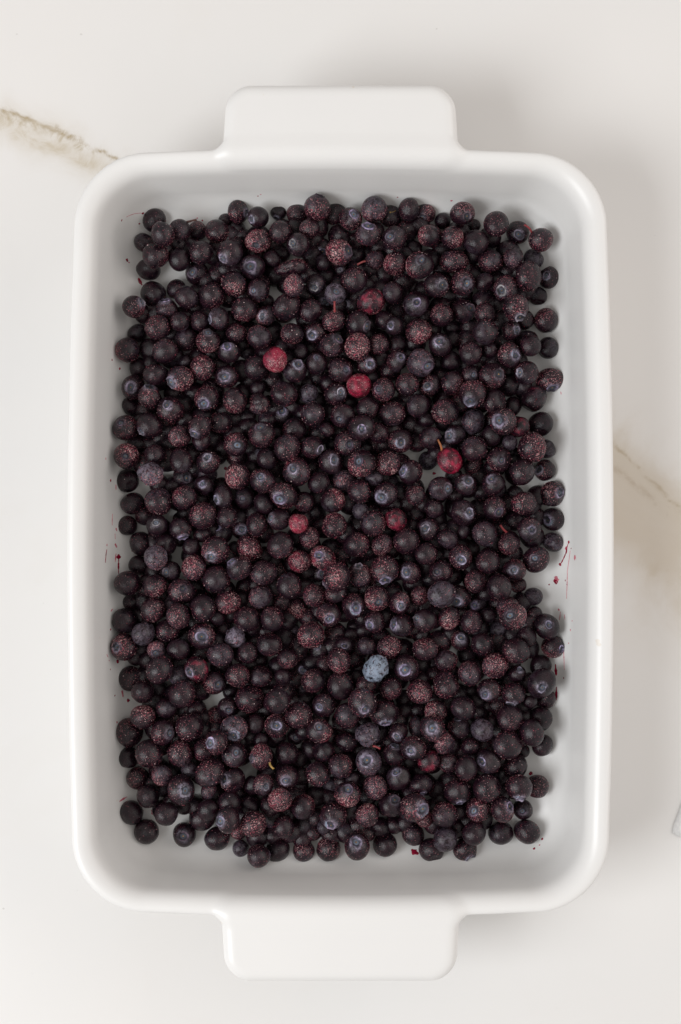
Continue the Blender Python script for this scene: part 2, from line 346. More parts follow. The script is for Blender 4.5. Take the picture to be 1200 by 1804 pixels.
# ------------------------------------------------------------------ the berries: what the photograph shows, tile by tile
# "T x y" starts a tile (origin in photo pixels, 4 units per pixel); an entry is
# x y radius layer frost, then c = crown at x y (b: waxy bloom round it, v: torn silvery crown),
# R = redness, B = overall bloom, w = shrivelled, e = stretch x y angle, s = stem from-to and its colour
DATA = """T 185 330
348 235 88 1 3;415 325 90 2 5;520 300 78 1 3 s 578 242 640 238 k;285 395 70 1 3;365 485 95 2 4;540 495 80 0 0;308 588 88 0 1
650 315 68 1 4;660 465 90 2 4;795 315 92 2 4;650 620 80 0 3 c 620 625;340 760 95 1 1;500 725 75 0 2;575 775 88 2 2
205 840 85 1 5 c 275 810 b;440 860 75 1 3 c 430 795 b;320 900 70 0 2;370 985 92 2 4;530 945 70 1 3;755 770 92 2 5
670 945 72 1 3;810 935 85 2 2 c 730 945 b;935 175 78 2 5 c 1005 185 b;1080 220 80 1 1 c 1025 250 b;1075 380 88 2 7 c 1070 425
895 470 92 2 3 c 840 520 b;1045 555 90 2 1 c 1035 570 b;905 685 90 2 7;805 610 70 0 3;790 480 70 0 0;860 240 50 0 2;920 310 60 0 0
1080 715 85 1 4 c 1040 730;985 860 85 2 7;1140 925 75 1 5 c 1110 940 b;930 1025 75 1 3;1090 1040 92 2 7 R .15;575 1080 80 1 3
735 1090 88 2 6 c 740 1025;870 1150 80 0 1 c 860 1110 b;260 1065 70 0 0;170 1150 88 2 7;425 1160 88 2 4;1170 510 65 1 1;480 1050 50 0 0;1130 810 60 0 0
T 450 330
435 125 92 2 4 c 455 45;285 185 78 1 5 R .15;165 195 55 0 1 c 150 240 b;175 315 80 1 3;375 305 72 1 4 R .1;300 420 80 0 2 c 258 425 v
560 190 80 1 4 R .15;668 220 82 2 5 c 690 195 b;838 135 95 2 6 B .4;795 330 85 2 4 c 795 275 b;1075 135 78 2 3;970 225 80 0 3 s 1012 195 965 212 y
978 360 90 2 3 c 940 360;460 420 65 0 2 c 465 465 b;585 455 100 2 8 c 660 460;845 510 75 1 5 w s 775 522 715 550 p B .2;785 460 50 0 1
1000 540 85 2 7;1150 550 95 2 7 c 1160 520;140 510 65 0 2 B .3;265 555 98 2 8 e 1.2 .65 10 w;265 700 78 2 7 e .9 1.1 0 B .2
600 580 45 0 0 c 600 580 b;675 665 92 2 4;580 735 75 1 2 B .7 c 590 735;420 690 70 0 2 c 410 725 v;490 800 65 0 0 c 495 800 b;225 840 95 1 3
380 870 80 0 2;700 830 70 0 4 c 650 820 b;825 810 95 2 6 R .5;950 750 75 0 2;835 655 65 0 1;980 630 50 0 1;1090 705 55 0 2
1130 820 92 2 1 c 1135 820 b;555 945 78 1 4 s 558 885 558 812 r;725 970 92 2 4 c 800 990;890 930 70 0 3;970 975 65 1 1 c 945 980 b
1145 1020 90 2 7 R .2;265 1040 85 1 4;430 1030 80 1 4 c 410 1065 b;535 1100 90 2 3 c 580 1060;718 1120 92 2 6;870 1105 78 1 4;1015 1105 65 0 2
310 1160 60 0 0;1110 415 60 0 0;470 540 60 0 0
T 715 330
140 200 75 1 6 c 115 240;160 340 85 2 6;400 190 88 2 5 c 430 235;265 250 60 0 1;635 260 92 2 3;480 270 50 0 1;330 360 85 2 6;500 390 85 1 1
775 350 85 0 3 c 770 385 b;950 375 92 2 5 s 870 318 830 275 r;320 515 92 2 5 e 1.2 .9 0;105 550 95 2 7 c 100 515;610 515 90 2 4;755 500 75 1 5
900 500 80 0 0 B .5;860 620 98 2 5;1010 635 80 1 4 c 975 630 b;220 690 90 1 3 c 260 695 b;425 675 92 2 5 c 450 690;555 670 70 0 1
700 720 90 1 4 c 665 750 v;770 840 98 2 5 c 805 925 b;835 930 75 0 4;905 770 70 0 0;960 935 85 0 4;250 895 85 1 5;410 865 85 1 4 c 465 850
560 890 80 1 4;560 1010 95 2 6;740 1010 75 0 2 c 785 1020 b;345 1010 65 0 1;240 1110 85 1 2 c 230 1095 b;870 1120 75 1 3;960 1120 75 0 0
T 185 570
165 215 88 2 7;265 115 75 0 0;425 205 88 2 4;575 125 80 1 3;870 205 78 1 1 c 870 170 b;250 300 75 0 1;350 370 80 1 4
530 385 92 2 6 c 470 420 b;690 310 90 1 5;570 270 50 0 0;1065 330 92 1 4;205 465 88 1 3 c 190 475 b;860 375 92 1 2 c 850 385 b
335 520 80 0 4 c 340 450 b;425 605 95 2 4 c 415 570 b;720 525 88 2 5 c 700 575 b;910 545 95 2 5;560 575 85 0 3;1085 555 75 1 5 w;225 615 70 0 2
155 740 88 1 6 c 125 705;325 705 88 1 2 c 275 755 b;670 735 85 2 5 c 630 790 b;820 695 88 2 6;1110 785 90 2 4 c 1100 735;530 805 85 1 4
375 800 75 0 2;235 830 75 0 1;920 845 88 2 6 c 940 860;1060 935 70 0 1 c 1095 920 b;165 945 92 1 6 c 165 945;355 940 80 0 2;535 955 88 1 3
720 960 85 2 4 c 720 925 b;945 1080 92 2 6;1110 1110 90 1 3 c 1100 1080 b;330 1045 92 2 5 B .9 w;205 1080 80 0 0;545 1110 82 0 2 c 570 1120
700 1140 80 1 1 c 690 1130 b;705 1040 75 0 4 B .4;685 840 70 0 2;980 690 70 0 0;1000 190 60 0 0;1090 440 60 0 0;1150 960 80 1 2;380 1150 70 0 1;820 940 60 0 1
T 450 570
145 260 95 2 8 R 1;430 280 80 1 2 c 430 245 b;275 330 85 1 2 c 305 285 b;595 320 92 2 4 c 640 330;780 300 75 1 4 c 815 300 b;1000 265 80 1 5 c 1025 245 b
735 440 88 2 6 R .9;905 465 88 2 7 c 860 470;1070 425 85 1 4;205 490 95 2 4;365 490 70 0 2 B .7;575 495 85 1 5 c 610 490 b;450 530 60 0 0
785 590 85 1 4;415 650 92 2 5;175 640 80 1 1 c 170 600 b;275 745 88 1 4;610 650 85 1 3 c 585 680;960 640 92 2 3;750 735 90 2 2 c 750 750 b
1095 685 70 0 4 R .15;1145 575 85 1 2;875 770 75 0 4;500 740 60 0 3;225 895 90 2 5;400 875 80 1 3 c 460 890 b;650 845 88 1 5 c 660 860
830 850 60 0 4;1015 825 88 2 4 c 1020 845 b;525 845 50 0 0;535 965 88 2 3 c 560 960 b;760 1000 95 2 5 c 735 980;935 980 88 2 6
1090 1050 88 2 3 c 1025 1045 b;290 1050 95 2 4 c 265 1030 b;440 1120 80 1 2;610 1110 85 1 5 B .5;740 1175 85 1 5;825 1095 60 0 0 B .3
960 1110 60 0 1 B .4;80 970 85 1 2;110 850 50 0 0;160 790 50 0 2;390 420 60 0 0
T 715 570
100 295 95 2 4 c 145 325 B .3;315 260 70 0 1;460 230 88 1 4;730 220 88 2 4 c 775 230 b;600 190 60 0 1;595 365 90 2 5 c 640 360;455 360 70 0 2 c 470 370
845 340 88 1 4 c 785 345 b;1000 415 90 1 4 c 1010 495 b e 1.12 .95 0;720 420 90 0 1;890 520 92 0 2 R .3;320 420 82 1 5;180 450 78 1 4 c 150 455 b
470 495 98 2 6 c 440 565 b;85 575 85 1 2;620 555 88 1 3;380 550 70 0 3;275 620 92 1 5;480 690 88 1 3 B .4;690 690 92 2 3 c 650 690 b
775 590 70 0 2;790 740 70 1 5 R .4;905 715 92 0 2;170 800 85 1 3;340 780 75 1 2 c 300 790 b;495 870 92 2 3;610 790 80 0 1;870 870 100 2 6
950 920 75 0 2 B .3;670 940 85 1 4 c 680 950;310 965 92 2 5 R .7 s 250 902 220 815 o;160 950 70 0 1 B .4;565 960 50 0 1;480 1010 70 0 4
820 1045 95 2 2;990 1040 80 1 4 c 930 1040 b;620 1130 88 1 3 c 590 1090 b;420 1135 78 1 3 c 440 1110 b;1040 1190 98 2 5 c 1100 1190 b
150 660 60 0 1;740 840 60 0 0 B .3;5 810 60 1 2
T 185 810
215 310 88 0 2;385 310 95 2 5;545 275 85 1 5;840 270 80 1 2 e .85 1.1 0 c 785 290 b;850 400 75 0 4;990 275 75 0 0 c 980 285;1110 300 75 0 1
160 455 75 0 3;370 430 75 0 1 c 370 415 v;690 410 95 2 5;525 395 50 0 5;530 510 85 1 3 c 550 585 b;270 560 88 0 2;450 580 80 0 1
965 455 75 0 4 c 965 460 b;1080 445 85 1 5;360 685 92 2 6 B .6;610 625 65 0 1;780 640 98 2 6 c 750 690 b;835 545 80 0 3 c 800 490 b
1030 610 95 2 6;250 740 75 0 1;455 790 75 0 1 c 430 795;625 755 88 1 6;785 840 92 2 6;945 755 90 2 5 c 885 700 b;1120 795 88 2 4
165 870 92 1 4;350 920 85 0 5 R .1;545 920 98 2 4 c 570 895;965 890 70 0 5;1090 975 85 1 5 B .2;865 1010 90 2 6 R .3;700 1045 92 2 5
335 1060 88 2 5;190 1010 70 0 2;455 1000 50 0 4 B .4;510 1100 88 1 4;1000 1120 95 2 5;145 1130 90 1 2;1165 1120 85 1 6;900 650 60 0 1;670 500 60 0 4;790 1110 60 0 0
T 450 810
205 255 98 2 5 c 175 290 b;340 290 80 0 4;165 410 80 1 4 c 105 400;310 455 78 2 8 R .95;375 545 75 1 5;540 285 88 1 6;745 250 90 2 5
920 245 85 1 5 c 880 270 b;1130 250 70 1 5;1130 370 75 1 5 w R .1;985 425 78 1 4 R .5;825 440 85 1 5;555 455 95 2 5;180 600 98 1 3
710 595 95 2 5;895 605 82 1 6;1075 580 88 1 3;465 690 92 2 6 R .42 c 440 665 b;305 720 78 1 6 R .45;545 620 70 0 1;905 755 92 1 5 c 910 835 b
1085 800 85 1 3 c 1055 795 b;50 800 90 1 4;240 890 90 2 7;740 810 90 1 4 c 730 735 b;575 830 100 2 7;430 815 60 0 2 c 460 810 b;560 945 75 0 5
415 950 82 1 6;290 1060 85 1 6;520 1080 92 2 5 c 525 1105 b;700 1030 85 1 4 c 720 1040 b;855 985 88 2 6 c 870 1010;1010 1010 80 1 4 c 1015 1035 b
1150 960 75 1 5;140 1125 95 2 6;845 1140 80 1 4 c 800 1160 b;760 370 60 0 3 B .4;150 720 60 0 1;700 690 60 0 1;850 890 60 0 5;690 1170 50 0 2
T 715 810
245 205 85 0 2 c 295 210;405 370 90 2 3 c 450 370 b;625 340 85 1 4 c 650 370;835 310 88 1 4;745 220 60 0 1;1035 410 85 1 4 c 980 420 b
155 490 80 1 2 c 130 485 b;200 350 70 0 2 R .15;310 550 75 1 3;555 520 90 2 3 B .15;720 410 75 0 2;870 490 90 2 3 c 880 495 b
730 590 82 1 5 s 715 515 665 465 r;1015 575 75 0 2 R .2 B .4;140 670 80 1 3;375 695 85 1 6 c 370 710 b;450 600 65 0 1;910 700 100 2 4 c 890 680
570 725 92 2 4;760 780 82 1 4 c 750 780 b;250 790 88 1 5 c 210 785;255 930 95 2 8 B .4;385 955 85 1 4 c 350 1000 b;495 860 78 1 5
660 910 92 2 3;785 890 60 0 5;120 965 95 1 3;520 1000 75 0 3 c 495 1010 b;880 960 70 0 2 B .4;755 1100 98 2 7 R .2 c 720 1090;715 1030 80 0 5
885 1090 60 0 4;305 1115 85 1 7 R .3;145 1130 85 1 3 c 80 1110;465 1140 80 1 5;565 1110 60 0 1;985 1180 92 1 2 c 990 1165 b;550 265 50 0 2 B .4;395 510 50 0 1
T 185 1050
275 250 85 0 1 B .5;455 225 85 0 5;695 290 98 1 4 c 700 290 b;135 355 98 2 6 c 85 350 b;230 410 70 0 2;360 380 70 1 7 c 360 400 B .3
515 375 80 1 2 R .15;815 390 88 1 3 B .2;930 290 78 2 5 B 1 w;1005 390 75 0 4;1160 345 88 1 5;600 220 50 0 7 R .6;385 510 98 2 4
180 585 88 1 4;525 560 75 0 1 B .4;635 520 88 2 3 R .45 c 590 540 b;765 610 85 1 5 c 800 620;935 560 85 1 5;1100 565 85 1 4;1120 460 65 0 1
665 660 80 0 4;885 670 60 0 1;270 710 85 1 4;350 620 60 0 1;530 700 98 2 3;275 835 92 2 8;1005 735 95 2 5;890 790 75 0 2 c 905 810
640 780 80 0 2;440 790 80 0 1;160 970 105 2 4;400 945 90 1 4 c 465 950;600 925 100 2 3;770 870 75 0 5;915 930 95 2 5 B .5 c 915 975 b
1170 740 65 1 2;1070 910 70 0 1;780 1035 88 2 5 c 740 1030 b;700 1090 80 0 5 R .2;1090 1000 50 0 1;800 190 60 0 0
T 450 1050
390 270 98 2 6;575 260 80 0 5 R .1;710 220 50 0 2;1030 215 88 1 5 c 965 200 b;100 350 88 1 5;225 435 75 1 4;435 390 80 0 2 c 420 350 b
620 345 65 0 0 c 620 345 b;785 355 70 0 2;590 450 92 2 5;480 490 60 0 5;945 360 90 2 6;855 500 95 2 3 B 1.4 w;1065 510 98 2 4 c 1050 520 b
335 515 65 0 1 c 335 515 b;410 590 90 2 4;190 570 65 0 2;600 630 92 1 4;305 650 65 0 1 c 305 645;790 620 75 0 4 R .2;955 660 85 1 4
155 740 88 1 2;485 770 90 2 3 c 450 775 b;750 760 105 2 4 c 765 800 b;650 840 85 1 5;900 820 95 1 3 R .15 c 910 895 b;300 845 92 2 5
140 910 85 1 6 c 140 905 b;450 960 92 2 7 c 450 920;285 1000 65 0 0 c 285 1005;640 1030 80 1 2;800 990 98 2 4 B .7 w s 840 1068 886 1080 r
760 890 60 0 2;1020 970 75 1 3 c 1000 990 b;1110 920 70 1 6 e .8 1.1 0 B .2;1110 1070 92 2 5 c 1085 1080 b;480 1080 80 0 4
800 1165 95 2 4 B .6 c 790 1140 b;980 1120 80 1 3 c 985 1050 b;1050 720 60 0 2;720 500 60 0 1;1130 800 70 0 2;260 260 60 0 1 B .3
T 715 1050
20 200 70 1 4 c -20 190 b;670 240 70 0 1 B .5;1040 365 88 1 5 c 1095 380 b;545 350 85 1 4;375 315 72 1 4 c 375 290 b;135 380 92 2 6;285 450 80 1 5
785 380 90 1 4;860 300 75 0 1;625 490 92 2 5;950 450 75 0 0 s 935 480 960 492 y;440 550 88 1 5;785 555 65 1 1 c 800 515 b;285 625 95 2 6
955 610 105 2 1 c 945 640 b;595 655 92 2 4 c 555 690 b;105 660 95 1 5;770 715 88 2 4 c 740 790 b;970 750 75 0 2;405 790 88 1 2;210 810 80 1 6
75 790 60 0 1;190 940 95 2 4 R .08 c 185 925 b;275 1030 85 1 5 w B .2;370 930 80 1 3 c 360 860 b;545 945 80 1 2 B .5;735 850 88 1 4
870 965 92 2 2;930 860 85 0 1;955 1050 85 0 1;710 1050 98 2 4;430 1050 75 0 3;600 770 60 0 3;440 690 60 0 1;860 740 50 0 0;170 500 60 0 0
165 1165 78 0 3 R .45;820 1090 50 0 2;610 890 50 0 1
T 185 1240
320 360 95 1 4;170 370 80 0 0;540 360 90 2 4;915 375 92 2 5 c 935 340;1100 360 85 2 5 c 1030 370 s 1165 395 1190 440 y;745 490 100 2 3
240 520 80 1 5;395 495 78 1 7 B .2;545 590 98 1 3 c 590 585 b;415 600 55 0 2 B .5;905 555 85 1 5 c 845 540 b;735 610 60 0 5 B .3
310 655 88 1 3;1110 570 75 1 4 c 1140 580 b;885 670 80 0 2;185 765 90 1 2;435 775 85 1 2;290 895 85 1 4;595 735 70 0 2 c 520 740 b
735 745 80 0 2;600 880 85 0 2 c 600 880;865 810 88 2 3 c 810 810 b;785 915 88 0 3;1045 840 98 2 5;1015 580 70 0 1;1030 710 70 0 1
1140 720 75 1 2;935 900 60 0 6 R .25;995 985 65 0 2 B .4;1085 1065 85 1 3;600 470 60 0 1 B .3
T 450 1240
220 350 85 1 2;220 525 88 2 5 c 210 540 b;175 665 85 2 9;450 480 88 2 6;595 445 82 1 5;845 570 88 1 6 B .3;1010 520 85 1 2 c 990 470 b
655 635 92 2 6 c 650 580;545 600 60 0 1 B .5;420 650 75 0 1;335 730 92 1 5;550 785 95 2 3 c 535 850 b;95 725 70 1 2;780 780 88 2 6
785 890 70 0 4;960 715 85 1 4 c 985 660;1125 725 98 2 5 c 1185 720 b;195 865 82 1 3;380 895 68 0 4;620 890 80 0 2;980 840 65 0 2
155 1000 85 0 1;330 1015 80 0 4;515 1015 95 1 5;715 1000 95 1 4 c 705 955 b;910 970 88 1 3;1100 920 85 1 3;1150 575 80 0 2 c 1165 640 b
340 430 60 0 1;480 870 50 0 0 B .3;680 740 60 0 0;700 530 60 0 1;1060 620 60 0 3;300 600 60 0 0;870 650 50 0 4
T 715 1240
130 575 88 1 2 c 120 650 b;430 455 88 2 5;590 405 88 1 3 c 535 395 b;570 595 95 2 3;370 620 95 1 3 c 385 705 b;795 580 92 2 5 c 800 665 b
920 580 80 0 4;775 450 90 0 3;505 755 85 1 5 c 465 755;675 745 88 1 5 c 735 710 b;805 745 70 0 1 c 795 745;245 655 70 0 1;275 800 92 2 4
140 810 60 0 6 R .4;480 890 88 0 2;670 910 92 1 1;855 900 92 1 4;275 940 92 1 2 B .3;165 1030 88 1 3;415 1020 85 1 3 c 460 1080 b
390 760 60 0 0;300 410 75 0 3;20 520 50 0 1"""
B = []
ox = oy = 0
for line in DATA.strip().split('\n'):
    if line[0] == 'T':
        ox, oy = map(float, line.split()[1:]); continue
    for ent in line.split(';'):
        w = ent.split()
        d = dict(px=ox + float(w[0]) / 4, py=oy + float(w[1]) / 4, r=float(w[2]) / 4, lev=int(w[3]), fr=float(w[4]) / 9,
                 red=0.0, bloom=0.0, rim=0.25, crown=None, rough=0, e=None, stem=None, torn=0, listed=True)
        i = 5
        while i < len(w):
            t = w[i]
            if t == 'c':
                d['crown'] = ((float(w[i + 1]) - float(w[0])) / float(w[2]), -(float(w[i + 2]) - float(w[1])) / float(w[2])); i += 3
            elif t == 'b': d['rim'] = 1.0; i += 1
            elif t == 'v': d['rim'] = 0.6; d['torn'] = 1; i += 1
            elif t == 'w': d['rough'] = 1; i += 1
            elif t == 'R': d['red'] = float(w[i + 1]); i += 2
            elif t == 'B': d['bloom'] = float(w[i + 1]) * (.4 if float(w[i + 1]) < .95 else .8); i += 2
            elif t == 'e': d['e'] = tuple(float(q) for q in w[i + 1:i + 4]); i += 4
            elif t == 's':
                d['stem'] = [(ox + float(w[i + 1]) / 4, oy + float(w[i + 2]) / 4), (ox + float(w[i + 3]) / 4, oy + float(w[i + 4]) / 4), w[i + 5]]; i += 6
        for q in B:                       # the same berry seen in two tiles
            if math.hypot(q['px'] - d['px'], q['py'] - d['py']) < 11: break
        else:
            B.append(d)

S0 = PX * (DIST + RIM_Z - 0.018) / DIST
HXW, HYW = 0.1032, 0.1522

def relax(pos, rad, pxy, fixed, iters, g, anchor, sub=4):
    """let the spheres sink and push each other apart while each keeps to its line of sight"""
    n = len(pos); mob = np.where(fixed, 0.0, 1.0)
    D = ray_dir(pxy[:, 0], pxy[:, 1])
    for it in range(iters):
        if it % 12 == 0:
            I, J = [], []
            for k in range(0, n, 300):
                dd = np.linalg.norm(pos[k:k + 300, None] - pos[None], axis=2)
                a, b_ = np.nonzero(dd < (rad[k:k + 300, None] + rad[None]) * 1.35)
                a = a + k; m = a < b_
                I.append(a[m]); J.append(b_[m])
            I, J = np.concatenate(I), np.concatenate(J)
            m = (mob[I] + mob[J]) > 0; I, J = I[m], J[m]
        gg = g * (1 - it / iters)
        pos[:, 2] -= gg * mob
        tgt = CAM + D * (CAM[2] - pos[:, 2:3])
        pos[:, :2] += (tgt - pos)[:, :2] * anchor * mob[:, None]
        for _ in range(sub):
            dv = pos[J] - pos[I]; dl = np.sqrt((dv * dv).sum(1)) + 1e-9
            ov = rad[I] + rad[J] - dl
            m = ov > 0
            a, b_ = I[m], J[m]
            wsum = mob[a] + mob[b_]
            nrm = dv[m] / dl[m][:, None] * (ov[m] / wsum)[:, None]
            acc = np.zeros_like(pos)
            for e in range(3):
                acc[:, e] = np.bincount(b_, nrm[:, e] * mob[b_], n) - np.bincount(a, nrm[:, e] * mob[a], n)
            c = np.bincount(a, minlength=n) + np.bincount(b_, minlength=n)
            pos += acc * (1.6 / np.maximum(c, 1.6))[:, None]
            for x, hw, ctr in ((0, HXW, DC[0]), (1, HYW, DC[1])):
                hz_ = hw + .19 * np.maximum(pos[:, 2] - FLOOR, 0)
                pos[:, x] = np.where(fixed, pos[:, x], np.clip(pos[:, x], ctr - hz_ + rad, ctr + hz_ - rad))
            pos[:, 2] = np.where(fixed, pos[:, 2], np.maximum(pos[:, 2], FLOOR + 0.0005 + rad * 0.94))
    return pos

GAPS = [(300, 485, 26), (372, 463, 15), (377, 1232, 24), (292, 1122, 12), (299, 1206, 12), (550, 1387, 18), (441, 1358, 14), (487, 507, 14),
        (392, 828, 14), (300, 832, 14), (402, 928, 16), (416, 958, 14), (935, 1020, 18), (757, 836, 16), (900, 698, 16), (935, 722, 16),
        (937, 852, 12), (785, 1362, 14), (357, 1402, 12), (262, 1427, 14), (732, 800, 12), (927, 1167, 14), (303, 905, 12), (318, 982, 12)]
rad = np.array([b['r'] for b in B]) * S0 * 0.985
pxy = np.array([(b['px'], b['py']) for b in B])
lev = np.array([b['lev'] for b in B])
nl = len(B)
# the layer on the floor of the dish, almost wholly hidden under what the photograph shows
fx, fy, fr_ = [], [], []
for i in range(26000):
    x, y = rng.uniform(215, 985), rng.uniform(360, 1510)
    r = rng.uniform(19, 23)
    if min(math.hypot(x - g[0], y - g[1]) - g[2] - r * .75 for g in GAPS) < 0: continue
    if fx and np.min(np.hypot(np.array(fx) - x, np.array(fy) - y) - (np.array(fr_) + r) * .88) < 0: continue
    a = np.sort(np.arctan2(pxy[:nl, 1] - y, pxy[:nl, 0] - x)[np.hypot(pxy[:nl, 0] - x, pxy[:nl, 1] - y) < 64])
    if len(a) < 7 or np.max(np.diff(np.append(a, a[0] + 2 * math.pi))) > 1.35: continue
    fx.append(x); fy.append(y); fr_.append(r)
for x, y, r in zip(fx, fy, fr_):
    B.append(dict(px=x, py=y, r=r, lev=-1, fr=rng.uniform(0, .4), red=0.0, bloom=0.0, rim=.4, crown=None,
                  rough=0, e=None, stem=None, torn=0, listed=False))
nb = len(B)
pxy = np.vstack([pxy, np.stack([fx, fy], 1)])
rad = np.append(rad, np.array(fr_) * S0)
lev = np.append(lev, np.full(len(fx), -1))
inner = np.array([np.sum(np.hypot(np.array(fx) - x, np.array(fy) - y) < 44) >= 2 for x, y in pxy])
z0 = FLOOR + rad + np.where(lev < 0, 0, lev * 0.0075 + np.where(inner, 0.0060, 0)) + rng.uniform(0, 0.001, nb)
pos = np.array(at(pxy[:, 0], pxy[:, 1], z0))
none = np.zeros(nb, bool)
ANCH = np.where(lev < 0, .02, .16)[:, None]
pos = relax(pos, rad, pxy, none, 160, 0.00030, ANCH)
pos = relax(pos, rad, pxy, none, 80, 0.00006, ANCH * .3, 6)

# how much of each berry the photograph shows; what still shows of the floor inside the pile is plugged from below
def visibility():
    buf = np.full((1804, 1200), -1.0); own = np.full((1804, 1200), -1)
    ux, uy = project(pos)
    for i in range(len(pos)):
        R = rad[i] / (CAM[2] - pos[i, 2]) * DIST / PX
        x0, x1, y0, y1 = int(ux[i] - R), int(ux[i] + R) + 2, int(uy[i] - R), int(uy[i] + R) + 2
        yy, xx = np.mgrid[y0:y1, x0:x1]
        q = R * R - (xx - ux[i]) ** 2 - (yy - uy[i]) ** 2
        zt = pos[i, 2] + np.sqrt(np.maximum(q, 0)) / R * rad[i]
        m = (q > 0) & (zt > buf[y0:y1, x0:x1])
        buf[y0:y1, x0:x1][m] = zt[m]; own[y0:y1, x0:x1][m] = i
    return ux, uy, own
ux, uy, own = visibility()
bare = own < 0
for gx, gy, gr in GAPS:
    yy, xx = np.mgrid[0:1804, 0:1200]
    bare &= np.hypot(xx - gx, yy - gy) > gr
bare[:350] = False; bare[1515:] = False; bare[:, :205] = False; bare[:, 995:] = False
def erode(m, k):
    for s in range(k):
        m = m & np.roll(m, 1, 0) & np.roll(m, -1, 0) & np.roll(m, 1, 1) & np.roll(m, -1, 1)
    return m
plugged = []; CIRC = np.hypot(*np.mgrid[-40:41, -40:41])
pts = np.concatenate([np.argwhere(erode(bare, k) & ~erode(bare, k + 1))[::-1] for k in (9, 8, 7, 6, 5, 4, 3, 2)])
for y, x in pts:
    if not bare[y, x]: continue
    dn = np.hypot(pxy[:nl, 0] - x, pxy[:nl, 1] - y); m = dn < 64
    a = np.sort(np.arctan2(pxy[:nl, 1] - y, pxy[:nl, 0] - x)[m])
    if len(a) < 7 or np.max(np.diff(np.append(a, a[0] + 2 * math.pi))) > 1.35: continue
    r = float(rng.uniform(.0045, .0052)); p = at(float(x), float(y), FLOOR + .0005 + r * .95)
    if plugged and min(math.hypot(x - q[0], y - q[1]) for q in plugged) < 24: continue
    if any(math.hypot(x - g[0], y - g[1]) < g[2] + 9 for g in GAPS): continue
    pos = np.vstack([pos, p]); rad = np.append(rad, r); pxy = np.vstack([pxy, (x, y)]); plugged.append((x, y)); rp = int(r / S0 * .92); bare[y - rp:y + rp + 1, x - rp:x + rp + 1] &= CIRC[40 - rp:41 + rp, 40 - rp:41 + rp] > rp; lev = np.append(lev, -1)
    B.append(dict(px=float(x), py=float(y), r=r / S0, lev=-1, fr=rng.uniform(0, .4), red=0.0, bloom=0.0, rim=.4, crown=None,
                  rough=0, e=None, stem=None, torn=0, listed=False))
nb = len(B)
ux, uy, own = visibility()
area = np.bincount(own[own >= 0], minlength=nb)
special = np.array([bool(b['stem']) or b['red'] > .6 or b['bloom'] > .9 for b in B])
rank = np.argsort(-(area + special * 3000))
single = set(rank[:300].tolist())
# ---- shapes
TH = np.array([0, .07, .14, .2, .26, .31, .36, .41, .46, .54, .64, .78, .95, 1.13, 1.32, 1.51, 1.7, 1.9, 2.1, 2.3, 2.5, 2.7, 2.9, 3.05, math.pi])
NP = 28
PH = np.arange(NP) * 2 * math.pi / NP
def ring_faces(nr, base=0, close=True):
    f = []
    for j in range(NP): f.append((base, base + 1 + j, base + 1 + (j + 1) % NP))
    for i in range(nr - 1):
        a = base + 1 + i * NP; b = a + NP
        for j in range(NP): f.append((a + j, b + j, b + (j + 1) % NP, a + (j + 1) % NP))
    if close:
        a = base + 1 + (nr - 1) * NP; e = a + NP
        for j in range(NP): f.append((a + j, e, a + (j + 1) % NP))
    return f
def grid_dirs(th, close=True):
    mid = th[1:-1] if close else th[1:]
    t, p = np.meshgrid(mid, PH, indexing='ij')
    t, p = t.ravel(), p.ravel()
    t = np.concatenate([[0], t, [math.pi]] if close else [[0], t]); p = np.concatenate([[0], p, [0]] if close else [[0], p])
    return t, p, np.stack([np.sin(t) * np.cos(p), np.sin(t) * np.sin(p), np.cos(t)], 1)
BT, BP, BD = grid_dirs(TH)
BF = ring_faces(len(TH) - 2)
CTH = np.array([0, .045, .09, .14, .20, .255, .30, .335, .37, .41, .46])
CT, CP, CD = grid_dirs(CTH, False)
CF = ring_faces(len(CTH) - 1, 0, False)

def basis(d):
    d = np.asarray(d) / np.linalg.norm(d)
    a = np.cross([0, 0, 1], d)
    if np.linalg.norm(a) < 1e-3: a = np.array([1.0, 0, 0])
    a /= np.linalg.norm(a)
    s = rng.uniform(0, 6.28); b = np.cross(d, a)
    return np.stack([a * math.cos(s) + b * math.sin(s), b * math.cos(s) - a * math.sin(s), d], 1)

def waves(D, k, amp, n):
    o = np.zeros(len(D))
    for _ in range(n):
        w = rng.normal(size=3); w *= rng.uniform(.6, 1.4) * k / np.linalg.norm(w)
        o += np.sin(D @ w + rng.uniform(0, 6.28))
    return o * amp / math.sqrt(n)

